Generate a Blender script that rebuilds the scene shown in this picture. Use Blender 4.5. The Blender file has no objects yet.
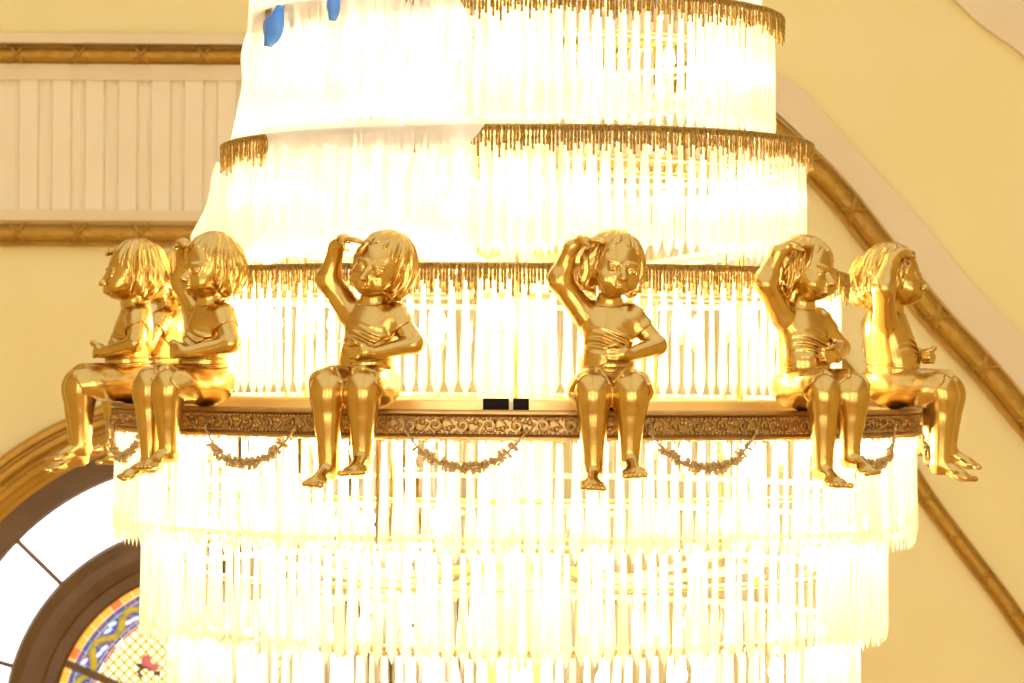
import bpy, bmesh, math, random
import numpy as np
from mathutils import Vector, Matrix, Euler
random.seed(7)
rng = np.random.default_rng(7)
PI = math.pi
S = bpy.context.scene
C = S.collection
# ------------------------------------------------------------------ camera, world, exposure
F_PX, DIST, HORIZON, ROLL = 3200.0, 12.0, 365.0, math.radians(0.4)
CAMX = -0.015
cam_d = bpy.data.cameras.new('camera'); cam = bpy.data.objects.new('camera', cam_d); C.objects.link(cam)
cam_d.sensor_width = 36.0; cam_d.lens = F_PX / 1024 * 36
cam_d.clip_end = 200
PITCH = math.atan((HORIZON - 341.5) / F_PX)
cam.matrix_world = Matrix.Translation((CAMX, -DIST, 0)) @ Euler((PI/2 + PITCH, 0, 0)).to_matrix().to_4x4() @ Matrix.Rotation(ROLL, 4, 'Z')
cam_d.dof.use_dof = True; cam_d.dof.focus_distance = DIST - 1.6; cam_d.dof.aperture_fstop = 5.6
S.camera = cam
w = bpy.data.worlds.new('daylight'); S.world = w; w.use_nodes = True
bg = w.node_tree.nodes['Background']; bg.inputs[0].default_value = (1.0, 0.98, 1.0, 1); bg.inputs[1].default_value = 0.62
S.view_settings.view_transform = 'Standard'; S.view_settings.look = 'None'
S.view_settings.gamma = 1; S.view_settings.use_curve_mapping = False
S.view_settings.exposure = 0.98
S.cycles.max_bounces = 10; S.cycles.transparent_max_bounces = 40; S.cycles.transmission_bounces = 8
S.cycles.caustics_refractive = False; S.cycles.sample_clamp_indirect = 6.0
BULB = 90.0; DAY = 9.0

def P(px, py, Y):
    """photo pixel -> point on the vertical plane y = Y"""
    u, v = px - 512, 341.5 - py
    c, s = math.cos(ROLL), math.sin(ROLL)
    u, v = u*c - v*s, u*s + v*c + (HORIZON - 341.5)
    k = (Y + DIST) / F_PX
    return (CAMX + u*k, v*k)

# ------------------------------------------------------------------ materials
def mat(name, col=(1,1,1), rough=.5, metal=0, emit=None, est=1.0, noise=None, bump=0, bscale=40, spec=.5):
    m = bpy.data.materials.new(name); m.use_nodes = True
    nt = m.node_tree; b = nt.nodes['Principled BSDF']
    b.inputs['Base Color'].default_value = (*col, 1); b.inputs['Roughness'].default_value = rough
    b.inputs['Metallic'].default_value = metal; b.inputs['Specular IOR Level'].default_value = spec
    tc = nt.nodes.new('ShaderNodeTexCoord')
    if noise:
        col2, sc, lo, hi = noise
        n = nt.nodes.new('ShaderNodeTexNoise'); n.inputs['Scale'].default_value = sc; n.inputs['Detail'].default_value = 5
        nt.links.new(tc.outputs['Object'], n.inputs['Vector'])
        r = nt.nodes.new('ShaderNodeValToRGB'); r.color_ramp.elements[0].position = lo; r.color_ramp.elements[1].position = hi
        r.color_ramp.elements[0].color = (*col, 1); r.color_ramp.elements[1].color = (*col2, 1)
        nt.links.new(n.outputs['Fac'], r.inputs['Fac']); nt.links.new(r.outputs['Color'], b.inputs['Base Color'])
    if bump:
        n2 = nt.nodes.new('ShaderNodeTexNoise'); n2.inputs['Scale'].default_value = bscale; n2.inputs['Detail'].default_value = 4
        nt.links.new(tc.outputs['Object'], n2.inputs['Vector'])
        bp = nt.nodes.new('ShaderNodeBump'); bp.inputs['Strength'].default_value = bump; bp.inputs['Distance'].default_value = .01
        nt.links.new(n2.outputs['Fac'], bp.inputs['Height']); nt.links.new(bp.outputs['Normal'], b.inputs['Normal'])
    if emit:
        b.inputs['Emission Color'].default_value = (*emit, 1); b.inputs['Emission Strength'].default_value = est
    return m
M = {}
M['gold'] = mat('polished_gold_leaf', (.64,.415,.115), .24, 1.0, noise=((.60,.38,.095), 14, .35, .7))
M['giltring'] = mat('aged_gilt', (.53,.33,.12), .38, .9, noise=((.42,.25,.08), 20, .3, .75))
M['giltplate'] = mat('bright_gilt', (.95,.74,.34), .4, .7)
M['giltwall'] = mat('gilt_moulding', (.54,.29,.03), .5, .3, noise=((.44,.23,.022), 6, .3, .7), bump=.25, bscale=25)
M['fringe'] = mat('amber_bead_fringe', (.52,.33,.09), .3, .55, noise=((.27,.15,.03), 120, .35, .65))
M['garland'] = mat('old_brass', (.52,.35,.14), .5, .6)
M['wall'] = mat('cream_plaster', (.84,.705,.32), .8, noise=((.86,.735,.365), 1.3, .35, .7), bump=.06, bscale=12)
M['beige'] = mat('beige_plaster', (.79,.655,.42), .8, noise=((.77,.625,.38), 1.5, .3, .7))
M['panel'] = mat('pale_cream_paint', (.86,.75,.53), .7, noise=((.84,.72,.49), 3, .3, .7))
M['ceil'] = mat('pale_ceiling', (.84,.77,.70), .9, noise=((.82,.74,.66), .6, .3, .7))
M['floor'] = mat('warm_marble', (.62,.38,.10), .25, noise=((.72,.48,.16), 1.2, .4, .6))
M['brown'] = mat('dark_brown_wood', (.11,.052,.012), .45, noise=((.15,.075,.02), 5, .3, .7))
M['dark'] = mat('black_housing', (.012,.007,.003), .7, spec=.1)
M['blue'] = mat('blue_foil', (.08,.26,.75), .35)
M['pane'] = mat('daylit_glass', (.9,.9,.9), .3, emit=(1,1,1), est=1.3)
M['bulb'] = mat('lit_bulb', (1,.9,.7), .4, emit=(1,.905,.63), est=BULB)
def glassy(name, t, g, tint, warm, cloth=False):
    m = bpy.data.materials.new(name); m.use_nodes = True; nt = m.node_tree; nt.nodes.clear()
    out = nt.nodes.new('ShaderNodeOutputMaterial')
    tr = nt.nodes.new('ShaderNodeBsdfTransparent'); tr.inputs[0].default_value = (*tint, 1)
    tl = nt.nodes.new('ShaderNodeBsdfTranslucent'); tl.inputs[0].default_value = (*warm, 1)
    if cloth: gl = nt.nodes.new('ShaderNodeBsdfDiffuse')
    else:
        gl = nt.nodes.new('ShaderNodeBsdfGlass'); gl.inputs['Roughness'].default_value = .04; gl.inputs['IOR'].default_value = 1.5
    gl.inputs['Color'].default_value = (1,.99,.95,1)
    a = nt.nodes.new('ShaderNodeMixShader'); a.inputs[0].default_value = g
    b = nt.nodes.new('ShaderNodeMixShader'); b.inputs[0].default_value = t
    nt.links.new(tl.outputs[0], a.inputs[1]); nt.links.new(gl.outputs[0], a.inputs[2])
    nt.links.new(a.outputs[0], b.inputs[1]); nt.links.new(tr.outputs[0], b.inputs[2]); nt.links.new(b.outputs[0], out.inputs[0])
    return m
M['crystal'] = glassy('cut_crystal', .33, .5, (1,.99,.95), (1,.975,.88))
M['film'] = glassy('plastic_film', .28, .5, (1,1,1), (.98,.97,.93), True)
for n_, c_, e_ in (('amber', (1,.42,.03), .42), ('orange', (.9,.16,.01), .4), ('cobalt', (.06,.08,.30), .3), ('violet', (.16,.09,.24), .3),
                   ('olive', (.45,.34,.02), .35), ('iceblue', (.62,.78,1), .42), ('ruby', (.7,.06,.05), .3), ('straw', (1,.93,.62), .46),
                   ('pink', (.55,.12,.14), .3), ('leafdark', (.10,.08,.04), .1)):
    M[n_] = mat('stained_' + n_, c_, .3, emit=c_, est=e_)

# ------------------------------------------------------------------ helpers
def tag(o, label=None, cat=None, group=None, kind=None):
    if label: o['label'] = label
    if cat: o['category'] = cat
    if group: o['group'] = group
    if kind: o['kind'] = kind
    return o
def link(name, me, parent=None, loc=None, rz=None):
    o = bpy.data.objects.new(name, me); C.objects.link(o)
    if parent is not None: o.parent = parent
    if loc is not None: o.location = loc
    if rz is not None: o.rotation_euler = (0, 0, rz)
    return o
def mesh(name, V, Fc, m, smooth=False, mats=None, midx=None):
    me = bpy.data.meshes.new(name); me.from_pydata([tuple(v) for v in V], [], [tuple(f) for f in Fc])
    for mm in (mats or [m]): me.materials.append(mm)
    if midx is not None: me.polygons.foreach_set('material_index', midx)
    if smooth: me.polygons.foreach_set('use_smooth', [True]*len(me.polygons))
    me.update(); return me
class MB:
    def __init__(s): s.V = []; s.F = []
    def box(s, x0, x1, y0, y1, z0, z1):
        b = len(s.V); s.V += [(x,y,z) for x in (x0,x1) for y in (y0,y1) for z in (z0,z1)]
        s.F += [tuple(b+i for i in q) for q in ((0,1,3,2),(4,6,7,5),(0,4,5,1),(2,3,7,6),(0,2,6,4),(1,5,7,3))]; return s
    def tube(s, pts, rad, n=6, cap=True):
        pts = [Vector(p) for p in pts]; b = len(s.V)
        rads = rad if isinstance(rad, (list, tuple)) else [rad]*len(pts)
        for i, p in enumerate(pts):
            d = (pts[min(i+1, len(pts)-1)] - pts[max(i-1, 0)]).normalized()
            a = d.cross(Vector((0,0,1)) if abs(d.z) < .9 else Vector((1,0,0))).normalized(); c = d.cross(a)
            for k in range(n):
                t = 2*PI*k/n; s.V.append(tuple(p + (a*math.cos(t) + c*math.sin(t))*rads[i]))
        for i in range(len(pts)-1):
            for k in range(n):
                s.F.append((b+i*n+k, b+i*n+(k+1)%n, b+(i+1)*n+(k+1)%n, b+(i+1)*n+k))
        if cap:
            s.F.append(tuple(b+k for k in range(n-1, -1, -1))); e = b+(len(pts)-1)*n; s.F.append(tuple(e+k for k in range(n)))
        return s
    def blob(s, c, r, n=6, m=4):
        if not isinstance(r, (tuple, list)): r = (r,r,r)
        b = len(s.V); s.V.append((c[0],c[1],c[2]+r[2]))
        for i in range(1, m):
            f = PI*i/m
            for k in range(n):
                t = 2*PI*k/n; s.V.append((c[0]+r[0]*math.sin(f)*math.cos(t), c[1]+r[1]*math.sin(f)*math.sin(t), c[2]+r[2]*math.cos(f)))
        s.V.append((c[0],c[1],c[2]-r[2])); e = len(s.V)-1
        for k in range(n): s.F.append((b, b+1+k, b+1+(k+1)%n)); s.F.append((e, e-n+(k+1)%n, e-n+k))
        for i in range(m-2):
            for k in range(n):
                a = b+1+i*n; s.F.append((a+k, a+n+k, a+n+(k+1)%n, a+(k+1)%n))
        return s
    def lathe(s, prof, n=128, a0=0, a1=2*PI, closed=True):
        """prof: list of (r, z), closed loop"""
        full = abs(a1-a0-2*PI) < 1e-6; m = n if full else n+1; b = len(s.V); L = len(prof)
        for i in range(m):
            t = a0+(a1-a0)*i/n
            for r, z in prof: s.V.append((r*math.sin(t), -r*math.cos(t), z))
        for i in range(n):
            j = (i+1) % m
            for k in range(L if closed else L-1):
                k2 = (k+1) % L; s.F.append((b+i*L+k, b+j*L+k, b+j*L+k2, b+i*L+k2))
        if not full and closed:
            s.F.append(tuple(b+k for k in range(L))); s.F.append(tuple(b+n*L+k for k in range(L-1,-1,-1)))
        return s
    def me(s, name, m, smooth=False): return mesh(name, s.V, s.F, m, smooth)
    def build(s, name, m, parent=None, smooth=False, loc=None, rz=None): return link(name, s.me(name, m, smooth), parent, loc, rz)
def fixn(me):
    bm = bmesh.new(); bm.from_mesh(me); bmesh.ops.recalc_face_normals(bm, faces=bm.faces); bm.to_mesh(me); bm.free(); return me

# ------------------------------------------------------------------ room
YW = 7.0
K = (YW + DIST)/F_PX                      # metres per photo pixel on the back wall
wall = MB().box(-11, 11, YW, YW+.4, -7, 6).build('wall_back', M['wall'])
tag(wall, 'cream yellow plaster wall behind the chandelier', 'wall', kind='structure')
for nm, x0, x1, sd in (('wall_left', -11.4, -11, 'left'), ('wall_right', 11, 11.4, 'right')):
    tag(MB().box(x0, x1, -18, YW+.4, -7, 6).build(nm, M['wall']), 'cream plaster wall on the %s side of the hall' % sd, 'wall', kind='structure')
cm = MB()  # unseen ceiling, its opening added to let sky light onto the gold
for q in ((-11.4,-7.5,-18,YW+.4),(7.5,11.4,-18,YW+.4),(-7.5,7.5,-18,-14),(-7.5,7.5,4,YW+.4),(-.2,.2,-14,4),(-7.5,-.2,-.2,.2),(.2,7.5,-.2,.2)): cm.box(*q, 6, 6.3)
tag(cm.build('ceiling', M['ceil']), 'pale plaster ceiling around a wide skylight high above the chandelier', 'ceiling', kind='structure')
M['skypane'] = mat('tall_daylit_glass', (.9,.9,.9), .3, emit=(1,.97,.93), est=DAY)  # glow of the added windows, for wall brightness and gold reflections
tag(MB().box(-11.4, 11.4, -18.4, -18, -7, 6).build('wall_front', M['wall']), 'cream plaster wall across the hall facing the chandelier', 'wall', kind='structure')
for i_, xw in enumerate((-6.0, 0.0, 6.0)):     # windows added out of view to brighten walls and gold
    wn = link('window_%d' % (i_+2), None, None, (xw, -18, 0)); tag(wn, 'tall narrow daylit window, %s of three in the facing wall' % ('leftmost','middle','rightmost')[i_], 'window', kind='structure')
    fr = MB()
    for q in ((-.6,-.5,-4.6,4.6),(.5,.6,-4.6,4.6),(-.5,.5,-4.6,-4.5),(-.5,.5,4.5,4.6),(-.02,.02,-4.5,4.5)): fr.box(q[0],q[1],0,.12,q[2],q[3])
    fr.build('window_frame', M['brown'], wn)
    for sx in (0, 1):
        for sz in range(4):
            MB().box(-.49+.51*sx, -.02+.51*sx, .02, .04, -4.48+2.25*sz, -2.28+2.25*sz).build('pane', M['skypane'], wn)
tag(MB().box(-11.4, 11.4, -18, YW+.4, -7.3, -7).build('floor', M['floor']), 'brown marble floor far below the chandelier', 'floor', kind='structure')

def sweep(path, prof, Y):
    """sweep a profile (u across, v towards the room) along a path of (x,z) on the wall plane y = Y"""
    mb = MB(); L = len(prof); n = len(path)
    for i, p in enumerate(path):
        a, b = path[max(i-1,0)], path[min(i+1,n-1)]
        dx, dz = b[0]-a[0], b[1]-a[1]; l = math.hypot(dx, dz) or 1; nx, nz = -dz/l, dx/l
        for u, v in prof: mb.V.append((p[0]+nx*u, Y-v, p[1]+nz*u))
    for i in range(n-1):
        for k in range(L):
            k2 = (k+1) % L; mb.F.append((i*L+k, (i+1)*L+k, (i+1)*L+k2, i*L+k2))
    mb.F.append(tuple(range(L))); mb.F.append(tuple((n-1)*L+k for k in range(L-1,-1,-1)))
    return mb
def resample(pts, step):
    out = [pts[0]]; acc = 0
    for a, b in zip(pts[:-1], pts[1:]):
        l = math.hypot(b[0]-a[0], b[1]-a[1]); t = step-acc
        while t <= l:
            out.append((a[0]+(b[0]-a[0])*t/l, a[1]+(b[1]-a[1])*t/l)); t += step
        acc = (acc+l) % step
    return out
def smoothpath(px, n=10):
    """Catmull-Rom through pixel points"""
    p = [px[0]]+px+[px[-1]]; out = []
    for i in range(1, len(p)-2):
        for k in range(n):
            t = k/n; q = []
            for d in (0,1):
                a,b,c,e = p[i-1][d],p[i][d],p[i+1][d],p[i+2][d]
                q.append(.5*((2*b)+(-a+c)*t+(2*a-5*b+4*c-e)*t*t+(-a+3*b-3*c+e)*t**3))
            out.append(tuple(q))
    return out+[px[-1]]
def torus_prof(wd, d):   # moulding: outer fillets and a rounded centre, wd = width, d = depth
    h = wd/2
    return [(-h,-.01),(-h,d*.45),(-h*.82,d*.5),(-h*.78,d*.3),(-h*.62,d*.3),(-h*.5,d*.75),(-h*.2,d),(h*.2,d),(h*.5,d*.75),(h*.62,d*.3),(h*.78,d*.3),(h*.82,d*.62),(h,d*.6),(h,-.01)]
def leaf_mesh(nm, l, wd, th, m):
    mb = MB(); N = 6; 
    for i in range(N+1):
        t = i/N; x = (t-.5)*l; hw = wd*math.sin(PI*min(max(t,.04),.96))**.8
        mb.V += [(x, 0, -hw), (x, -th*math.sin(PI*(.1+.8*t)), 0), (x, 0, hw)]
    for i in range(N):
        for k in range(2): mb.F.append((3*i+k, 3*i+3+k, 3*i+4+k, 3*i+1+k))
    return mb.me(nm, m, True)
leafA = leaf_mesh('leaf', .15, .024, .025, M['giltwall'])
def ribbon_mesh():
    mb = MB()
    for s in (-1, 1):
        mb.tube([(s*t*.05, -.012-.03*math.cos(t*PI/2)**.5 if abs(t)<1 else -.012, t*.062) for t in (-1,-.6,-.2,.2,.6,1)], .011, 5)
    mb.blob((0,-.05,0), (.016,.012,.016)); return mb.me('ribbon_knot', M['giltwall'], True)
ribA = ribbon_mesh()
def moulding(name, pxpath, wpx, depth, label, step_px=31, Y=YW, smoothit=True, m='giltwall', orn=True):
    pts = smoothpath(pxpath) if smoothit and len(pxpath) > 2 else pxpath
    path = [P(x, y, Y) for x, y in pts]
    me = sweep(path, torus_prof(wpx*K, depth), Y).me(name, M[m]); fixn(me)
    o = link(name, me); tag(o, label, 'moulding', kind='structure')
    if orn:
        rs = resample(path, step_px*K)
        for i in range(1, len(rs)-1):
            a, b = rs[i-1], rs[i+1]; ang = math.atan2(b[1]-a[1], b[0]-a[0])
            if i % 2:
                q = link('ribbon_knot', ribA, o, (rs[i][0], Y-depth*.85, rs[i][1])); q.rotation_euler = (0, -ang, 0); q.scale = (wpx/29,)*3
            else:
                for s in (-1, 1):
                    q = link('laurel_leaf', leafA, o, (rs[i][0]+s*.0*math.cos(ang), Y-depth*.93, rs[i][1])); q.rotation_euler = (0, -ang+s*.33, 0); q.scale = (wpx/29,)*3
                for dd in (-.5, .5):
                    q = link('laurel_leaf', leafA, o, (rs[i][0]+dd*step_px*K*math.cos(ang), Y-depth*.93, rs[i][1]+dd*step_px*K*math.sin(ang))); q.rotation_euler = (0, -ang-dd*.5, 0); q.scale = (.7*wpx/29,.8*wpx/29,.8*wpx/29)
    return o
moulding('trim_1', [(-260,54),(-100,55),(300,57),(460,58)], 25, .10, 'gilt laurel cornice moulding above the fluted panel at upper left', 31, smoothit=False)
moulding('trim_2', [(-260,233),(-100,233),(300,235),(460,236)], 26, .10, 'gilt laurel moulding below the fluted panel at left', 31, smoothit=False)
# fluted panel between the two cornices: boards, battens, fillets
def wbox(x0, x1, y0, y1, v0, v1):
    a = P(x0, y1, YW); b = P(x1, y0, YW); return (a[0], b[0], YW-v1, YW-v0, a[1], b[1])
fp = MB().box(*wbox(-250, 440, 68, 222, -.01, .012)).build('fluted_panel', M['panel'], wall)
x = -240.0; bm0 = None
bw = 21*K; bh = 134*K
board = MB()
board.V = [(-bw/2,0,-bh/2),(bw/2,0,-bh/2),(bw/2,0,bh/2),(-bw/2,0,bh/2)]
e = .022
board.V += [(-bw/2+e*.4,-.026,-bh/2+.005),(bw/2-e*.4,-.026,-bh/2+.005),(bw/2-e*.4,-.026,bh/2-.005),(-bw/2+e*.4,-.026,bh/2-.005)]
board.F = [(4,5,6,7),(0,1,5,4),(1,2,6,5),(2,3,7,6),(3,0,4,7),(0,3,2,1)]
bme = board.me('board', M['panel'])
bat = MB().box(-2.8*K, 2.8*K, -.010, 0, -bh/2, bh/2).me('batten', M['panel'])
px = 29-33*8
while px < 420:
    c = P(px, 145, YW)
    if px > 20 or px < -20: link('board', bme, fp, (c[0], YW-.012, c[1]))
    c2 = P(px+16.5, 145, YW); link('batten', bat, fp, (c2[0], YW-.012, c2[1]))
    px += 33
MB().box(*wbox(-250, 440, 67, 78, .0, .05)).build('fillet', M['beige'], fp)
MB().box(*wbox(-250, 440, 212.5, 222, .0, .05)).build('fillet', M['beige'], fp)
tag(MB().box(*wbox(-260, 440, 38.5, 43, -.01, .16)).build('trim_3', M['beige']), 'thin beige ledge on top of the upper left cornice', 'ledge', kind='structure')  # beige strip stands in for the shadow line over the cornice

# big arches on the right: gilt mouldings with beige bands
arch1 = [(460,48),(560,52),(660,72),(740,108),(800,157),(838,195),(872,238),(905,281),(935,318),(985,372),(1024,419),(1110,520)]
moulding('trim_4', arch1, 29, .12, 'wide gilt arch moulding descending at right beside the rightmost statue', 34)
band_out = [(440,-40),(560,-28),(680,10),(790,82),(823,114),(867,163),(911,211),(946,254),(981,295),(1024,339),(1110,430)]
band_in = [(455,34),(560,38),(668,58),(750,94),(810,145),(848,184),(882,227),(915,270),(945,307),(995,361),(1034,408),(1120,508)]
def band(name, outer, inner, d, m, label):
    A = [P(*p, YW) for p in smoothpath(outer)]; B = [P(*p, YW) for p in smoothpath(inner)]; mb = MB()
    for a, b in zip(A, B): mb.V += [(a[0],YW+.01,a[1]),(a[0],YW-d,a[1]),(b[0],YW-d,b[1]),(b[0],YW+.01,b[1])]
    for i in range(len(A)-1):
        for k in range(4): mb.F.append((4*i+k, 4*i+4+k, 4*i+4+(k+1)%4, 4*i+(k+1)%4))
    mb.F += [(0,1,2,3), tuple(4*(len(A)-1)+k for k in (3,2,1,0))]
    me = mb.me(name, M[m]); fixn(me); return tag(link(name, me), label, 'arch', kind='structure')
band('trim_5', band_out, band_in, .06, 'beige', 'smooth beige plaster arch band outside the wide gilt moulding')  # beige tone stands in for shade on the arch underside
up_in = [(880,-62),(952,-1),(981,26),(1024,57),(1110,130)]
up_out = [(925,-130),(1000,-60),(1035,-28),(1078,5),(1160,75)]
band('trim_6', up_out, up_in, .06, 'beige', 'beige plaster arch band cutting the top right corner')
moulding('trim_7', [(935,-110),(985,-45),(1022,-14),(1060,18),(1130,80)], 12, .09, 'gilt moulding at the extreme top right corner', 30)
arch2 = [(770,285),(815,337),(868,404),(920,489),(960,544),(1000,596),(1024,631),(1100,740)]
moulding('trim_8', arch2, 18, .08, 'narrow gilt arch moulding descending at lower right', 24)

# ------------------------------------------------------------------ round window
wc = P(205, 722, YW)
win = link('window_1', None, None, (wc[0], YW, wc[1]))
tag(win, 'round stained glass window with gilt surround and brown wooden rings', 'window', kind='structure')
def ring(prof, n=160, name='ring', m='brown', smooth=False):
    """prof (r px, v out); ring in the wall plane"""
    mb = MB(); L = len(prof)
    for i in range(n):
        t = 2*PI*i/n
        for r, v in prof: mb.V.append((r*K*math.cos(t), -v, r*K*math.sin(t)))
    for i in range(n):
        j = (i+1) % n
        for k in range(L): mb.F.append((i*L+k, j*L+k, j*L+(k+1)%L, i*L+(k+1)%L))
    me = mb.me(name, M[m], smooth); fixn(me); return link(name, me, win)
surround = ring([(285,-.01),(285,.09),(289,.10),(291,.085),(296,.10),(299,.12),(304,.13),(307,.11),(309,.11),(314,.15),(319,.15),(321,.125),(323,.125),(325,.17),(330,.17),(333,.14),(333,-.01)], name='gilt_surround', m='giltwall')
mb = MB()
for i in range(420):
    t = 2*PI*i/420; mb.blob((305.5*K*math.cos(t), -.13, 305.5*K*math.sin(t)), (.011,.014,.011), 5, 3)
tag(mb.build('bead_row', M['giltwall'], surround, True), kind='stuff')
ring([(259,0),(259,.035),(262,.055),(270,.06),(285.5,.075),(285.5,0)], name='outer_frame')
ring([(150,0),(150,.06),(153,.08),(163,.085),(166,.10),(176,.115),(186,.115),(192,.10),(197,.085),(200,.06),(200,0)], name='inner_frame')
def sector(r0, r1, a0, a1, v0, v1, n=6):
    mb = MB()
    for i in range(n+1):
        t = a0+(a1-a0)*i/n
        for r, v in ((r0,v0),(r0,v1),(r1,v1),(r1,v0)): mb.V.append((r*K*math.cos(t), -v, r*K*math.sin(t)))
    for i in range(n):
        for k in range(4): mb.F.append((4*i+k, 4*i+4+k, 4*i+4+(k+1)%4, 4*i+(k+1)%4))
    mb.F += [(0,1,2,3), tuple(4*n+k for k in (3,2,1,0))]
    return mb
R_ = math.radians
sp0 = 136.2
for i in range(13):
    a = R_(sp0 + i*360/13); b = R_(sp0 + (i+1)*360/13)
    me = sector(199, 260, a, b, .003, .012, 8).me('pane', M['pane']); fixn(me); link('pane', me, win)
    q = MB().box(198*K, 261*K, -.05, -.005, -2.1*K, 2.1*K).build('glazing_bar', M['brown'], win); q.rotation_euler = (0, -a, 0)
sg = link('stained_glass', sector(0.5, 151, 0, 2*PI, .002, .006, 96).me('stained_glass', M['straw']), win)
def sgpane(r0, r1, a0, a1, m, v=.014):
    me = sector(r0, r1, a0, a1, .006, v, 3).me('glass_piece', M[m]); fixn(me); link('glass_piece', me, sg)
n1 = 72
for i in range(n1):
    a = 2*PI*i/n1; d = 2*PI/n1
    sgpane(143, 150.5, a, a+d*.95, 'amber' if (i*7) % 5 else 'orange')
    sgpane(137.5, 142.5, a, a+d*.97, 'cobalt' if i % 3 else 'violet')
    sgpane(121, 137, a, a+d*.98, ('violet','cobalt','cobalt','violet','cobalt')[i % 5], .010)
    sgpane(117.5, 120.5, a, a+d*.94, 'cobalt' if i % 4 else 'violet')
    if i % 3: sgpane(115, 117, a, a+d*.97, 'ruby')
for j in range(18):
    a0 = 2*PI*j/18; vm = MB()
    pts = []
    for q in range(13):
        a = a0+2*PI/18*q/12; r = (129+6.0*math.sin(2*PI*(q/12)))*K; pts.append((r*math.cos(a), -.014, r*math.sin(a)))
    vm.tube(pts, [.016+.007*math.sin(PI*q/12) for q in range(13)], 6); vm.build('vine_piece', M['olive'], sg, True)
    for f, r in ((.2,124.5),(.38,125.5),(.68,134.5),(.85,133)):
        a = a0+2*PI/18*f; q = MB().blob((0,0,0), (.030,.010,.012), 8, 5).build('glass_piece', M['iceblue'], sg, True, (r*K*math.cos(a), -.013, r*K*math.sin(a))); q.rotation_euler = (0, -(a+PI/2)+.25, 0)
lm = MB()
for s in (-1, 1):
    for k in range(-15, 16):
        o_ = k*7.6*K; R2 = 115*K
        if abs(o_) < R2*.98:
            h = math.sqrt(R2*R2-o_*o_); c, s_ = math.cos(s*PI/4), math.sin(s*PI/4)
            lm.tube([(c*-h - s_*o_, -.008, s_*-h + c*o_), (c*h - s_*o_, -.008, s_*h + c*o_)], .0055, 4)
tag(lm.build('lattice_lines', M['olive'], sg), kind='stuff')
for i in range(8):
    a = R_(157+i*45); q = MB().box(18*K, 151*K, -.045, -.005, -3.4*K, 3.4*K).build('glazing_bar', M['brown'], win); q.rotation_euler = (0, -a, 0)
# rose motif in the inner light
for j in range(8):
    ca = R_(134.5+45*j); cx, cz = 81*K*math.cos(ca), 81*K*math.sin(ca)
    f = MB()
    for (dx, dz, rx, rz) in ((-2,3,5,6.5),(5,-3,6,4),(1,-1,4,4)): f.blob((dx*K, 0, dz*K), (rx*K, .012, rz*K), 8, 5)
    fo = f.build('rose_piece', M['pink'], sg, True, (cx, -.014, cz))
    g = MB(); g.tube([((-3+6*math.cos(t))*K, 0, (-8+5*math.sin(t))*K) for t in [0.3+.55*i for i in range(8)]], .010, 5)
    g.blob((-9*K,0,-1*K), (3.4*K,.01,2.2*K)); g.blob((9*K,0,-9*K), (4*K,.01,2.4*K))
    g.build('vine_piece', M['leafdark'], fo, True)

# ------------------------------------------------------------------ chandelier
ch = link('chandelier', None, None, (0,0,0))
tag(ch, 'huge tiered crystal chandelier with gilt ring and bead fringes', 'chandelier')
def zf(py, R): return (HORIZON-py)*(DIST-R)/F_PX        # height of a pixel row at the front of a circle of radius R
TILT = {}
def tz(x, t): return x*math.tan(math.radians(t))
RT, RB = zf(410,1.5), zf(441,1.5)
rm = MB().lathe([(1.40,RT-.004),(1.505,RT),(1.512,RT-.006),(1.512,RT-.014),(1.500,RT-.020),(1.496,RT-.024),(1.496,RB+.022),(1.503,RB+.016),(1.510,RB+.012),(1.510,RB+.004),(1.503,RB),(1.47,RB),(1.47,RT-.03),(1.40,RT-.02)], 240)
me = rm.me('gilt_ring', M['giltring']); fixn(me); gr = link('gilt_ring', me, ch)
bd = MB(); nb = 620
for i in range(nb):
    t = 2*PI*i/nb; bd.blob((1.499*math.sin(t), -1.499*math.cos(t), RT-.027), (.0065,.0065,.006), 5, 3)
    t += PI/nb; bd.blob((1.499*math.sin(t), -1.499*math.cos(t), RB+.025), (.0055,.0055,.005), 5, 3)
tag(bd.build('bead_rows', M['giltring'], gr, True), kind='stuff')
def scroll(flip):
    mb = MB(); s = 1
    pts = []; 
    for i in range(22):
        t = i/21; a = -1.2+t*8.5; r = .0235*(1-.8*t); pts.append((s*(r*math.cos(a)), -.004, r*math.sin(a)))
    mb.tube(pts, [.0048-.0022*i/21 for i in range(22)], 5)
    mb.tube([(s*.02,-.003,-.014),(s*.034,-.003,-.021),(s*.050,-.003,-.012),(s*.062,-.003,.004)], [.0042,.004,.0035,.002], 5)
    mb.blob((0,-.006,0), (.006,.007,.006), 6, 4)
    for (a, d, l) in ((.4,.034,.012),(1.2,.031,.010),(2.3,.030,.010),(3.3,.031,.011),(4.1,.031,.010),(5.2,.03,.010)):
        mb.blob((s*d*math.cos(a), -.002, d*.85*math.sin(a)), (l*.75,.006,l*.6), 6, 4)
    mb.blob((s*.045,-.002,.010), (.010,.006,.011), 6, 4); mb.blob((s*.048,-.002,-.022), (.008,.005,.005), 6, 4)
    if flip: mb.V = [(x, y, -z) for x, y, z in mb.V]
    return mb.me('scroll_ornament', M['giltring'], True)
sm = [scroll(False), scroll(True)]; ns = 106
for i in range(ns):
    t = 2*PI*i/ns; link('scroll_ornament', sm[i % 2], gr, (1.496*math.sin(t), -1.496*math.cos(t), (RT+RB)/2-.001), t)
pl = MB().lathe([(1.16,RT-.012),(1.42,RT-.003),(1.42,RT-.02),(1.16,RT-.03)], 160).me('ring_plate', M['giltplate']); fixn(pl); link('ring_plate', pl, ch)
pl = MB().lathe([(1.30,RT+.022),(1.315,RT+.024),(1.315,RT-.01),(1.30,RT-.01)], 160).me('ring_lip', M['giltplate']); fixn(pl); link('ring_lip', pl, ch)
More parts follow.
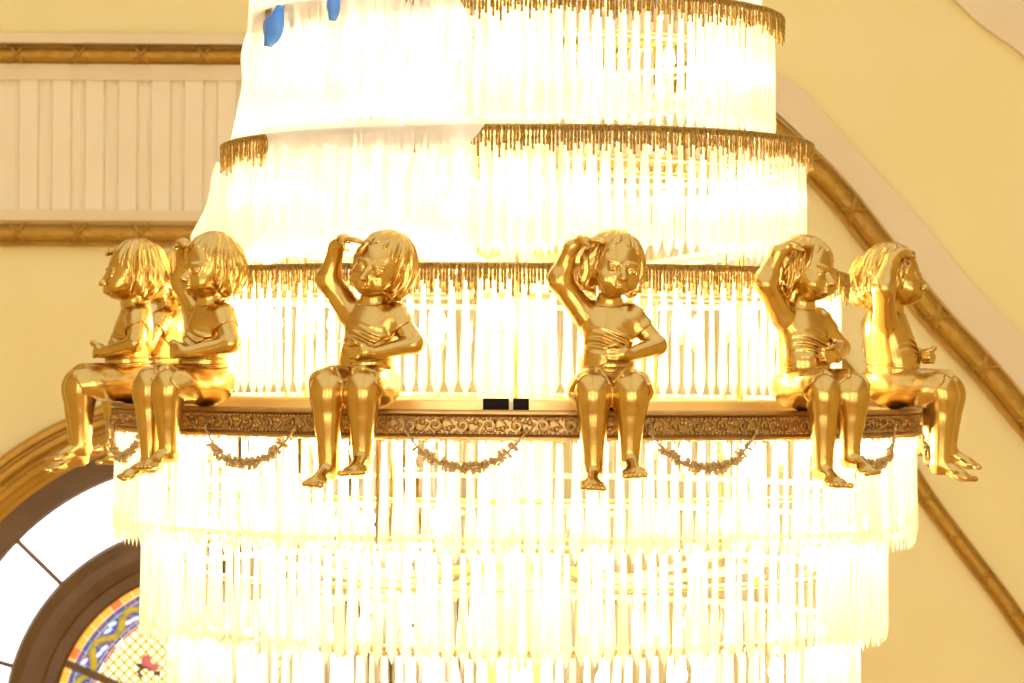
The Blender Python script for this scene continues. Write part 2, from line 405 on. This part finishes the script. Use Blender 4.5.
for (x0, x1) in ((483,509),(513,529)):
    a = P(x0, 408, -1.36); b = P(x1, 398.5, -1.36)
    MB().box(a[0], b[0], -1.38, -1.325, RT-.004, b[1]).build('driver_box', M['dark'], ch)  # black boxes standing in for the dark gap above the plate
# garlands
def garland():
    mb = MB(); pts = []; half = R_(7.6); n = 26
    for i in range(n+1):
        u = -1+2*i/n; a = u*half; R = 1.517+.012*(1-u*u)
        pts.append(Vector((R*math.sin(a), -R*math.cos(a), RB+.03-.118*(1-abs(u)**2.3))))
    mb.tube(pts, [.0045+.005*(1-abs(-1+2*i/n)) for i in range(n+1)], 5)
    rr = random.Random(3)
    for i in range(3, n-2):
        p = pts[i]
        for q in range(3):
            d = Vector((rr.uniform(-1,1), rr.uniform(-1,.1), rr.uniform(-1,1))).normalized()
            c = p+d*.011; mb.tube([c-d*.006, c+d*.006, c+d*.015], [.004,.0085,.002], 5)
        if i in (5,6,9,13,17,20,21):
            for k in range(5):
                t = 2*PI*k/5; mb.blob((p.x+.011*math.cos(t), p.y-.012, p.z-.006+.011*math.sin(t)), (.0065,.005,.0065), 5, 3)
            mb.blob((p.x,p.y-.016,p.z-.006), .005, 5, 3)
    for s in (0, n):
        mb.tube([pts[s]+Vector((0,.01,.012)), pts[s]+Vector((0,-.006,.004)), pts[s]], .005, 5); mb.blob(pts[s], .008)
    return mb.me('garland', M['garland'], True)
gm = garland()
for a in (-95.7,-65.7,-36.7,-6.3,24.5,54.3,84.3): link('garland', gm, gr, (0,0,0), R_(a))

# crystal tiers
def crystal_mesh(L):
    mb = MB(); n = 6
    prof = [(0,.004),(.02,.010),(.05,.0095),(.45,.0135),(.80,.0205),(.86,.0205),(1.0,.001)]
    for z, r in prof:
        for k in range(n):
            t = 2*PI*k/n; mb.V.append((r*math.cos(t), r*.55*math.sin(t), -z*L))
    for i in range(len(prof)-1):
        for k in range(n): mb.F.append((i*n+k, (i+1)*n+k, (i+1)*n+(k+1)%n, i*n+(k+1)%n))
    mb.F.append(tuple(range(n))); mb.F.append(tuple((len(prof)-1)*n+k for k in range(n-1,-1,-1)))
    nf = len(mb.F); 
    mb.tube([(0,0,.016),(0,0,.006),(0,0,-.006)], [.003,.0095,.004], 6)
    me = mesh('crystal_drop', mb.V, mb.F, None, mats=[M['crystal'], M['giltplate']], midx=[0]*nf+[1]*(len(mb.F)-nf))
    return fixn(me)
tiers = [  # R, z top, z tip, count, tilt, rows
    (.90, 1.75, zf(-4,.95), 112, .5, 1), (.955, zf(6,.96), zf(128,.96), 122, .5, 1), (1.075, zf(140,1.08), zf(256,1.08), 136, .5, 1),
    (1.205, zf(276,1.22), zf(399,1.22), 154, 0, 1), (1.487, RB-.002, zf(564,1.49), 190, 0, 1),
    (1.385, zf(552,1.39), zf(668,1.39), 178, 0, 1), (1.285, zf(657,1.29), zf(770,1.29), 164, 0, 1)]
allc = []
for ti, (R, z0, z1, n, tl, rows) in enumerate(tiers):
    me = crystal_mesh(z0-z1)
    for i in range(n):
        t = 2*PI*(i+.5*(ti % 2))/n - PI
        x, y = R*math.sin(t), -R*math.cos(t)
        allc.append((ti, me, x+rng.normal()*.0012, y, z0+tz(x,tl)+rng.normal()*.002, t+rng.normal()*.22))
        if ti in (1,2) or (ti > 3 and rng.random() < .75):
            t2 = t+PI/n*(1 if ti < 3 else rng.uniform(.5,1.5)); ri = R-(.035 if ti < 3 else .06); x, y = ri*math.sin(t2), -ri*math.cos(t2)
            allc.append((ti+100, me, x, y, z0+tz(x,tl)+.012, t2+rng.normal()*.22))
def vis(c):
    ti, me, x, y, z, t = c
    if ti >= 100 or ti in (0,): return 99
    pen = {1:.5, 2:.35, 3:0, 4:0, 5:.1, 6:.8}[ti]
    if ti in (1,2) and -.85 < x < -.1: pen += 2
    return y/R + pen
order = sorted(range(len(allc)), key=lambda i: vis(allc[i]))
solo = set(order[:300]); rest = MB(); rmid = []
for i, (ti, me, x, y, z, t) in enumerate(allc):
    if i in solo: link('crystal_drop', me, ch, (x,y,z), t)
    else:
        b = len(rest.V); c, s = math.cos(t), math.sin(t)
        for v in me.vertices:
            q = v.co; rest.V.append((x+c*q.x-s*q.y, y+s*q.x+c*q.y, z+q.z))
        for p in me.polygons: rest.F.append(tuple(b+k for k in p.vertices)); rmid.append(p.material_index)
tag(link('crystal_curtain', mesh('crystal_curtain', rest.V, rest.F, None, mats=[M['crystal'], M['giltplate']], midx=rmid), ch), kind='stuff')

# fringed bands on the upper tiers
def fringe(R, ztop, tl, n, band_h):
    mb = MB().lathe([(R-.004,ztop),(R+.012,ztop),(R+.014,ztop-.004),(R+.014,ztop-.008),(R+.010,ztop-.012),(R+.010,ztop-band_h*.5),(R-.004,ztop-band_h*.5)], 180)
    mb.V = [(x,y,z+tz(x,tl)) for x,y,z in mb.V]
    me = mb.me('fringe_band', M['fringe']); fixn(me); b = link('fringe_band', me, ch)
    st = MB()
    for i in range(n):
        t = 2*PI*(i+rng.normal()*.12)/n; rr = R+.014+rng.uniform(0,.008); x, y = rr*math.sin(t), -rr*math.cos(t)
        ln = band_h*.75+[.026,.046,.032,.062,.028,.050][i % 6]*rng.uniform(.6,1.2)+(.025 if rng.random() < .1 else 0)
        z = ztop-.006+tz(x,tl); k = 5; pts = []; rad = []
        for j in range(k+1):
            pts.append((x,y,z-ln*j/k)); rad.append(.0052 if j % 2 else .0034)
        st.tube(pts, rad, 4)
    tag(st.build('bead_fringe', M['fringe'], b), kind='stuff'); return b
fringe(.972, zf(-12,.98), .5, 500, .045)
fringe(1.085, zf(123,1.10), .5, 560, .045)
fringe(1.218, zf(262,1.23), .15, 620, .045)
# inner frame hoops, rods and bulbs
def hoop(R, z, r=.012, m='giltplate', name='frame_hoop'):
    me = MB().lathe([(R+r*math.cos(a), z+r*math.sin(a)) for a in [2*PI*k/6 for k in range(6)]], 120).me(name, M[m], True); fixn(me); link(name, me, ch)
for R, z in ((1.30, zf(502,1.3)), (1.22, zf(590,1.22)), (1.39, zf(543,1.39)+.006), (1.285, zf(652,1.285)+.006), (1.0, zf(155,1.0)), (.97, zf(172,.97)), (1.08, zf(296,1.08)), (.86, zf(30,.86)), (1.2, zf(402,1.2)),(.925,1.76)):
    hoop(R, z)
for a in (-48.6,-18.6,0,31.5,61.5,-80,101,140,-140,180,-110,75):
    t = R_(a); x, y = 1.435*math.sin(t), -1.435*math.cos(t)
    MB().tube([(x,y,RB),(x,y,zf(548,1.43))], .007, 6).build('support_rod', M['giltring'], ch)
    x, y = 1.30*math.sin(t), -1.30*math.cos(t)
    MB().tube([(x,y,RT-.01),(x,y,zf(655,1.3))], .007, 6).build('support_rod', M['giltring'], ch)
    x, y = .86*math.sin(t), -.86*math.cos(t)
    MB().tube([(x,y,zf(-40,.96)),(x,y,RT-.02)], .008, 6).build('support_rod', M['giltring'], ch)
MB().tube([(0,0,-1.6),(0,0,-1.2),(0,0,2.4),(0,0,5.99)], [.08,.14,.14,.05], 20).build('central_stem', M['giltplate'], ch, True)
for z in (-.75,-.16,.42,1.0):
    mb = MB()
    for k in range(12):
        t = 2*PI*k/12; mb.tube([(.1*math.sin(t),-.1*math.cos(t),z), (.5*math.sin(t),-.5*math.cos(t),z-.06), ((.97 if z < .9 else .82)*math.sin(t),-(.97 if z < .9 else .82)*math.cos(t),z+.02)], .012, 5)
    mb.build('frame_arms', M['giltplate'], ch, True)
holder = MB().lathe([(.001,-.03),(.010,-.03),(.012,-.012),(.026,-.006),(.028,0),(.014,.004),(.013,.035),(.001,.035)], 12).me('lamp_holder', M['giltplate'], True)
bulbm = MB().lathe([(.001,.034),(.012,.036),(.020,.055),(.021,.07),(.014,.095),(.005,.115),(.0005,.122)], 8, closed=False).me('bulb', M['bulb'], True)
for R, z, n in ((.84, zf(70,.9), 18), (.95, zf(200,1.0), 20), (1.05, zf(335,1.1), 24), (1.33, zf(475,1.3), 28), (1.25, zf(575,1.25), 26), (1.16, zf(700,1.2), 22), (.80, 1.45, 16)):
    for i in range(n):
        t = 2*PI*(i+rng.uniform(-.2,.2))/n; h = link('lamp_holder', holder, ch, (R*math.sin(t), -R*math.cos(t), z+rng.uniform(-.02,.02))); link('bulb', bulbm, h, (0,0,0))

# ------------------------------------------------------------------ plastic film and blue leaves
def film(name, a0, a1, rz, label, amp=.012, seed=1, nu=90, nv=30, ragged=.03):
    """rz: list of (radius, z) rows from top to bottom"""
    rr = np.random.default_rng(seed); ph = rr.uniform(0, 6.3, 12); mb = MB()
    for j in range(nv+1):
        s = j/nv*(len(rz)-1); k = min(int(s), len(rz)-2); f = s-k
        R = rz[k][0]*(1-f)+rz[k+1][0]*f; z = rz[k][1]*(1-f)+rz[k+1][1]*f
        for i in range(nu+1):
            u = i/nu; e0 = R_(a0+2.5*math.sin(j*.5+ph[0])); e1 = R_(a1+2.0*math.sin(j*.42+ph[1]))
            t = e0+(e1-e0)*u
            d = amp*(math.sin(9*t+ph[2]+z*6)+.7*math.sin(17*t+ph[3]-z*11)+.5*math.sin(31*t+ph[4]+z*5)+.5*math.sin(z*26+4*t+ph[5]))
            zz = z+ragged*(j/nv)**3*math.sin(7*t+ph[6])
            mb.V.append(((R+d)*math.sin(t), -(R+d)*math.cos(t), zz+tz(R*math.sin(t), .5)))
    for j in range(nv):
        for i in range(nu): a = j*(nu+1)+i; mb.F.append((a, a+1, a+nu+2, a+nu+1))
    return tag(mb.build(name, M['film'], None, True), label, 'plastic film')
film('plastic_film', -172, -11.5, [(.985,1.42),(1.01,1.25),(1.03,1.05),(1.065,.87),(1.075,.835)], 'white plastic film wrapped over the left half of the top tier', seed=4)
film('plastic_film', -53, -7, [(1.125,.845),(1.14,.70),(1.15,.55),(1.16,.42),(1.18,.37)], 'white plastic film hanging over the front of the second crystal tier', seed=9, nu=50)
film('plastic_film', -150, -84, [(1.135,.77),(1.15,.68),(1.17,.58),(1.205,.48),(1.19,.42),(1.15,.38)], 'bulging plastic flap behind the left end of the second tier', seed=12, nu=40, amp=.008)
def blue_leaf(cx, cy, Y, w_, h_, tilt, label):
    mb = MB(); N = 10
    for j in range(N+1):
        v = j/N; hw = w_*math.sin(PI*min(max(v,.03),.97))**.75*(.8+.4*v)*.5
        for u in (-1,-.5,0,.5,1): mb.V.append((u*hw, .03*abs(u)-.012*math.sin(PI*v), h_*(.5-v)))
    for j in range(N):
        for k in range(4): a = j*5+k; mb.F.append((a, a+5, a+6, a+1))
    me = mb.me('blue_leaf', M['blue'], True); x, z = P(cx, cy, Y)
    o = link('blue_leaf', me, None, (x, Y, z)); o.rotation_euler = (0, R_(tilt), R_(-38))
    md = o.modifiers.new('thickness', 'SOLIDIFY'); md.thickness = .004
    tag(o, label, 'leaf ornament', 'blue leaves on the top tier')
blue_leaf(270, 25, -.60, .10, .155, 24, 'larger bright blue leaf on the left shoulder of the film-wrapped top tier')
blue_leaf(330, 2, -.86, .065, .125, 4, 'smaller dull blue leaf at the top edge of the picture')

# ------------------------------------------------------------------ gilded child statues (signed distance field -> surface nets)
H = .0036
LO = np.array([-.235,-.285,-.275]); HI = np.array([.225,.185,.615])
NX = np.ceil((HI-LO)/H).astype(int)+1
ax = [LO[d]+H*np.arange(NX[d]) for d in range(3)]
class Field:
    def __init__(s): s.F = np.full(NX, .2, np.float32)
    def sl(s, lo, hi, mg=.05):
        out = []
        for d in range(3):
            i0 = int(np.clip((lo[d]-mg-LO[d])/H, 0, NX[d]-2)); i1 = int(np.clip((hi[d]+mg-LO[d])/H+1, i0+2, NX[d])); out.append(slice(i0, i1))
        return tuple(out)
    def xyz(s, sl):
        return (ax[0][sl[0]][:,None,None].astype(np.float32), ax[1][sl[1]][None,:,None].astype(np.float32), ax[2][sl[2]][None,None,:].astype(np.float32))
    def comb(s, sl, d, k, sub=False):
        a = s.F[sl]
        if sub:
            d = -d; h = np.clip(.5-.5*(a-d)/k, 0, 1); s.F[sl] = a*(1-h)+d*h+k*h*(1-h)
        else:
            h = np.clip(.5+.5*(a-d)/k, 0, 1); s.F[sl] = a*h*0+ a*(1-h)+d*h-k*h*(1-h)
    def ell(s, c, r, k=.02, sub=False, rot=None):
        m = max(r) if rot is not None else None
        c = np.array(c); rr = np.array([m]*3 if m else r)
        sl = s.sl(c-rr, c+rr); X, Y, Z = s.xyz(sl); X, Y, Z = X-c[0], Y-c[1], Z-c[2]
        if rot is not None:
            Rm = np.array(Euler([R_(q) for q in rot]).to_matrix().transposed())
            X, Y, Z = (Rm[i,0]*X+Rm[i,1]*Y+Rm[i,2]*Z for i in range(3))
        k0 = np.sqrt((X/r[0])**2+(Y/r[1])**2+(Z/r[2])**2)+1e-6; k1 = np.sqrt((X/r[0]**2)**2+(Y/r[1]**2)**2+(Z/r[2]**2)**2)+1e-6
        s.comb(sl, k0*(k0-1)/k1, k, sub); return s
    def cap(s, a, b, ra, rb, k=.02, sub=False, bulge=0, bpos=.3):
        a = np.array(a, float); b = np.array(b, float); rm_ = max(ra,rb)+bulge
        sl = s.sl(np.minimum(a,b)-rm_, np.maximum(a,b)+rm_); X, Y, Z = s.xyz(sl)
        ba = b-a; L2 = (ba**2).sum()
        h = np.clip(((X-a[0])*ba[0]+(Y-a[1])*ba[1]+(Z-a[2])*ba[2])/L2, 0, 1)
        d = np.sqrt((X-a[0]-ba[0]*h)**2+(Y-a[1]-ba[1]*h)**2+(Z-a[2]-ba[2]*h)**2)-(ra+(rb-ra)*h+bulge*np.exp(-((h-bpos)/.25)**2))
        s.comb(sl, d, k, sub); return s
    def clip(s, fn):
        sl = (slice(None),)*3; s.F = np.maximum(s.F, fn(*s.xyz(sl)).astype(np.float32)); return s
def nets(F):
    """naive surface nets -> vertices, quads"""
    ins = F < 0
    n = np.array(F.shape)-1
    cnt = np.zeros(n, np.int8)
    off = [(i,j,k) for i in (0,1) for j in (0,1) for k in (0,1)]
    for o in off: cnt += ins[o[0]:o[0]+n[0], o[1]:o[1]+n[1], o[2]:o[2]+n[2]]
    act = np.argwhere((cnt > 0) & (cnt < 8)); idx = np.full(n, -1, np.int64); idx[tuple(act.T)] = np.arange(len(act))
    val = {o: F[act[:,0]+o[0], act[:,1]+o[1], act[:,2]+o[2]] for o in off}
    acc = np.zeros((len(act),3)); m = np.zeros(len(act))
    for o in off:
        for d in range(3):
            if o[d] == 0:
                p = list(o); p[d] = 1; p = tuple(p); a, b = val[o], val[p]; cr = (a < 0) != (b < 0)
                t = np.where(cr, a/np.where(cr, a-b, 1), 0); q = np.tile(np.array(o, float), (len(act),1)); q[:,d] += t
                acc += q*cr[:,None]; m += cr
    V = LO+H*(act+acc/m[:,None]); Q = []
    for d in range(3):
        e1, e2 = [(1,2),(2,0),(0,1)][d]
        s0 = [slice(1,-1)]*3; s0[d] = slice(0,-1); s1 = list(s0); s1[d] = slice(1,None)
        A = ins[tuple(s0)]; B = ins[tuple(s1)]; e = np.argwhere(A != B)
        flip = A[tuple(e.T)]; base = e+1; base[:,d] -= 1
        def at(da, db):
            q = base.copy(); q[:,e1] += da; q[:,e2] += db; return idx[tuple(q.T)]
        q = np.stack([at(-1,-1), at(0,-1), at(0,0), at(-1,0)], 1)
        q[~flip] = q[~flip][:,::-1]; Q.append(q)
    return V, np.concatenate(Q)
# --- body
B = Field()
B.ell((0,.05,.075), (.098,.085,.082), .02).ell((0,.034,.155), (.088,.076,.085), .03).ell((0,.042,.255), (.086,.066,.09), .04)
B.cap((-.070,.046,.312), (.076,.046,.306), .037, .037, .03).cap((0,.045,.32), (.002,.030,.39), .048, .043, .025)
for s in (-1, 1):   # legs
    fz = -.020 if s < 0 else .020
    B.cap((s*.046,.04,.072), (s*.063,-.128,.066), .058, .051, .025)
    B.cap((s*.063,-.126,.066), (s*.063,-.138,.040), .051, .051, .03)
    B.cap((s*.063,-.136,.05), (s*.059,-.130,-.168+fz), .050, .034, .03, bulge=.005, bpos=.35)
    B.ell((s*.059,-.122,-.192+fz), (.029,.031,.026), .015)
    B.cap((s*.060,-.132,-.182+fz), (s*.068,-.205,-.218+fz), .028, .020, .016)
    B.ell((s*.070,-.208,-.221+fz), (.043,.036,.017), .012, rot=(16,0,s*8))
    for q in range(5):
        tx = s*.070+s*(-.034+.0165*q); B.ell((tx, -.246+.0055*q, -.231+fz+.001*q), (.0098 if q else .0130,.016,.0105), .003)
# left arm across the belly, hand half closed
B.cap((.080,.046,.306), (.162,.040,.212), .037, .032, .02).cap((.162,.040,.212), (.062,-.058,.180), .033, .022, .012)
B.ell((.034,-.076,.184), (.030,.023,.025), .012)
for q, (z0, l) in enumerate(((.204,.030),(.191,.033),(.178,.031),(.166,.026))):
    B.cap((.018,-.088,z0), (.018-l,-.084,z0+.002), .0090, .0086, .003); B.cap((.018-l,-.084,z0+.002), (.016-l*.9,-.062,z0-.001), .0086, .0075, .003)
B.cap((.032,-.084,.204), (.012,-.101,.214), .010, .0095, .006).cap((.012,-.101,.214), (-.008,-.098,.207), .0095, .0075, .004)
# right arm raised, hand shading the brow
B.cap((-.078,.046,.312), (-.166,.020,.428), .043, .037, .025).cap((-.166,.020,.428), (-.130,-.008,.532), .037, .025, .03)
B.cap((-.130,-.008,.532), (-.094,-.030,.556), .023, .020, .016).ell((-.086,-.035,.557), (.030,.028,.014), .010, rot=(0,16,0))
for q, (y0, l) in enumerate(((-.062,.038),(-.049,.045),(-.036,.043),(-.024,.034))):
    B.cap((-.066,y0,.557), (-.066+l*.55,y0-.004,.555), .0088, .0083, .003); B.cap((-.066+l*.55,y0-.004,.555), (-.066+l,y0-.004,.547), .0083, .0068, .003)
B.cap((-.094,-.050,.547), (-.078,-.076,.540), .0098, .008, .006)
# head
HC = np.array([0,.018,.462])
Hd = Field()
Hd.ell((0,.028,.475), (.078,.088,.082), .02).ell((0,-.004,.435), (.066,.068,.062), .03).ell((0,-.030,.398), (.030,.028,.022), .02)
for s in (-1,1):
    Hd.ell((s*.036,-.036,.422), (.028,.026,.026), .015)
    Hd.ell((s*.080,.026,.445), (.010,.018,.026), .006, rot=(0,0,s*14)); Hd.ell((s*.088,.018,.447), (.006,.009,.014), .004, sub=True)
    Hd.ell((s*.030,-.074,.455), (.021,.018,.0125), .008, sub=True)
    Hd.ell((s*.030,-.0575,.4545), (.0155,.013,.0125), .002)
    Hd.ell((s*.030,-.0705,.4545), (.0042,.0030,.0042), .0015, sub=True)
    Hd.cap((s*.014,-.0655,.473), (s*.046,-.058,.475), .0055, .0045, .006)
    Hd.cap((s*.016,-.0655,.4655), (s*.045,-.057,.464), .0032, .003, .003)
    Hd.cap((s*.018,-.064,.4435), (s*.043,-.056,.445), .003, .003, .003)
Hd.cap((0,-.062,.462), (0,-.081,.432), .0075, .0095, .008).ell((0,-.084,.4305), (.0105,.010,.0095), .005)
for s in (-1,1): Hd.ell((s*.0105,-.076,.428), (.0065,.008,.0065), .003); Hd.ell((s*.0055,-.083,.4225), (.003,.005,.003), .002, sub=True)
Hd.ell((0,-.060,.409), (.024,.016,.016), .01)
Hd.cap((-.019,-.070,.4085), (.019,-.070,.4085), .0028, .0028, .003, sub=True)
Hd.cap((-.014,-.072,.4135), (.014,-.072,.4135), .0052, .0052, .003).cap((-.011,-.071,.4025), (.011,-.071,.4025), .0062, .0062, .003)
headF = Hd.F.copy()
k = .012; a, d = B.F, headF; h = np.clip(.5+.5*(a-d)/k, 0, 1); B.F = a*(1-h)+d*h-k*h*(1-h)
# --- hair
Hr = Field()
Hr.ell((0,.038,.480), (.088,.094,.090), .02).ell((0,.088,.428), (.080,.056,.064), .03)
for s in (-1,1): Hr.ell((s*.076,.040,.440), (.022,.044,.056), .02)
X, Y, Z = Hr.xyz((slice(None),)*3)
th = np.arctan2(X, Y-.035); rad = np.sqrt(X**2+(Y-.035)**2); el = np.arctan2(rad, Z-.44)
wv = np.sin(th*13+1.3*np.sin(el*3.2+X*9)+.9*np.sin(Z*55))+.6*np.sin(th*29+1.6*np.sin(el*4+1)+Z*45)+.45*np.sin(th*46+2*np.sin(el*5)+Z*30)
part = np.exp(-(X/.006)**2)*(Z > .5)
Hr.F = Hr.F-.0046*wv*np.clip(el*1.1-.15,.15,1)+.005*part
Fa = Field().ell((0,-.102,.440), (.066,.102,.116), .02).F       # face opening
Fa2 = Fa+.004*np.sin(X*70+1)+.003*np.sin(X*130+Z*60)
k = .006; h = np.clip(.5-.5*(Hr.F+Fa2)/k, 0, 1); Hr.F = Hr.F*(1-h)-Fa2*h+k*h*(1-h)
Hr.clip(lambda X,Y,Z: (.372+.012*np.sin(X*90)+.014*np.sin(Y*70))-Z)
# --- tunic: torso cloth with belly folds and cap sleeves
T = Field()
T.ell((0,.048,.10), (.098,.082,.06), .02).ell((0,.034,.165), (.094,.082,.085), .03).ell((0,.042,.255), (.092,.072,.09), .04)
T.cap((-.066,.046,.310), (.074,.046,.304), .043, .043, .03).cap((.078,.046,.304), (.112,.044,.262), .045, .045, .015).cap((0,.045,.32), (.002,.038,.36), .053, .051, .025)
X, Y, Z = T.xyz((slice(None),)*3)
T.F = T.F-.0055*np.exp(-((Z-.222)/.034)**2)*(Y < .06)*np.sin((Z+.12*X*X/.1+.02*np.sin(X*22))*270)*np.clip(1-(X/.085)**2,0,1)
neck = (Z-.353)-.30*(Y-.04)
T.F = np.maximum(T.F, np.maximum(.095-Z, np.minimum(neck*.9, 1)))
T.F = np.maximum(T.F, -((X+.098)*.8+(Z-.2)*.0))
slv = ((X-.112)*.65-(Z-.262)*.75-.004*np.sin(Y*90)); T.F = np.maximum(T.F, slv)
# --- sash
Sa = Field()
for q, zz in enumerate((.124,.141,.158)):
    Sa.ell((0,.038,zz+.0), (.1005-.002*q,.089-.002*q,.0100), .004, rot=(4,(-3,2,-1)[q],0))
# --- draped shorts
Sh = Field()
Sh.ell((0,.055,.075), (.112,.094,.078), .02)
for s in (-1,1): Sh.cap((s*.048,.04,.072), (s*.064,-.130,.070), .070, .066, .012)
for s in (-1,1): Sh.ell((s*.108,-.055,.052), (.030,.10,.040), .02, rot=(0,s*25,s*6))
X, Y, Z = Sh.xyz((slice(None),)*3)
th = np.arctan2(Z-.075, np.abs(X)-.055)
Sh.F = Sh.F-.0022*np.sin(th*6+Y*18)*np.clip(-Y*9,0,1)-.0014*np.sin(Y*60+th*3)-.004*np.clip((-Y-.05)/.05,0,1)*np.sin(th*4+.6)
hem = -.140-.016*np.sin(th*3+np.sign(X)*.9+.4)-.005*np.sin(th*7)
Sh.F = np.maximum(Sh.F, hem-Y)
Sh.F = np.maximum(Sh.F, -(Z-.002))
def sdf_mesh(nm, F, m):
    V, Q = nets(F)
    return V, Q
parts = {}
for nm, Fd in (('body', B), ('hair', Hr), ('tunic', T), ('sash', Sa), ('shorts', Sh)):
    Fd.F[0] = Fd.F[-1] = .1; Fd.F[:,0] = Fd.F[:,-1] = .1; Fd.F[:,:,0] = Fd.F[:,:,-1] = .1
    parts[nm] = nets(Fd.F)
def sample(Fd, V):
    i = np.clip(np.round((V-LO)/H).astype(int), 0, NX-1); return Fd[tuple(i.T)]
def lean(V, lx=0):
    V = V.copy(); f = np.clip((V[:,2]-.12)/.3, 0, 1.2); V[:,1] += .036*f; V[:,0] += lx*f; return V
def pose_head(V, w, tilt, turn, nod, lx):
    Rm = np.array(Euler((R_(nod), R_(tilt), R_(turn))).to_matrix()); pv = np.array([0,.035,.382])
    return lean(V+w[:,None]*(((V-pv)*np.array([1.10,1.08,1.15]))@Rm.T+pv+np.array([0,0,.002])-V), lx)
def npmesh(nm, V, Q, m):
    me = bpy.data.meshes.new(nm); me.vertices.add(len(V)); me.vertices.foreach_set('co', V.astype(np.float32).ravel())
    me.loops.add(Q.size); me.loops.foreach_set('vertex_index', Q.astype(np.int32).ravel())
    me.polygons.add(len(Q)); me.polygons.foreach_set('loop_start', np.arange(0, Q.size, 4, dtype=np.int32))
    me.polygons.foreach_set('use_smooth', np.ones(len(Q), bool)); me.materials.append(m); me.update(calc_edges=True); me.validate(); return me
def make_statue(e, tilt, turn, nod, lx):
    V, Q = parts['body']; w = np.clip((V[:,2]-.355)/.05, 0, 1); w = w*w*(3-2*w)
    w *= np.clip((.016-sample(headF, V))/.012, 0, 1)
    link('body', npmesh('body', pose_head(V, w, tilt, turn, nod, lx), Q, M['gold']), e)
    V, Q = parts['hair']; link('hair', npmesh('hair', pose_head(V, np.ones(len(V)), tilt, turn, nod, lx), Q, M['gold']), e)
    for k_ in ('tunic','sash','shorts'): link(k_, npmesh(k_, lean(parts[k_][0], lx), parts[k_][1], M['gold']), e)
statues = [
    (-108.6, 'mostly hidden gilded child statue behind the far left one, a bare foot showing'),
    (-78.6, 'gilded child statue at the far left end of the ring, shown in profile facing left'),
    (-48.6, 'gilded child statue second from left, raised hand beside its left-turned face, long strands of hair'),
    (-18.6, 'gilded child statue with head tilted strongly to its side, left of the centre garland'),
    (11.4, 'gilded child statue nearest the centre, facing almost straight forward with hand on belly'),
    (41.4, 'gilded child statue second from right, head turned right and hand over its hair'),
    (71.4, 'gilded child statue at the far right end, raised arm covering part of its face'),
    (101.4, 'mostly hidden gilded child statue behind the far right one')]
# ring angle -> (angle shift, yaw shift, head tilt, head turn, nod, sideways lean)
pose = {-108.6:(0,0,6,6,4,0), -78.6:(1.2,0,4,4,4,0), -48.6:(.5,-5,6,8,4,0), -18.6:(-1.5,0,21,-4,4,.018), 11.4:(.4,-9,8,14,4,.004), 41.4:(1.2,-9,6,14,5,.004), 71.4:(0,0,5,8,4,0), 101.4:(0,0,6,6,4,0)}
for a, lab in statues:
    da, dy, tl, tn, nd, lx = pose[a]; t = R_(a+da); r0 = 1.492
    e = link('child_statue', None, None, (r0*math.sin(t), -r0*math.cos(t), RT+.004), R_(a+da+dy))
    tag(e, lab, 'statue', 'gilded children seated on the ring')
    make_statue(e, tl, tn, nd, lx)
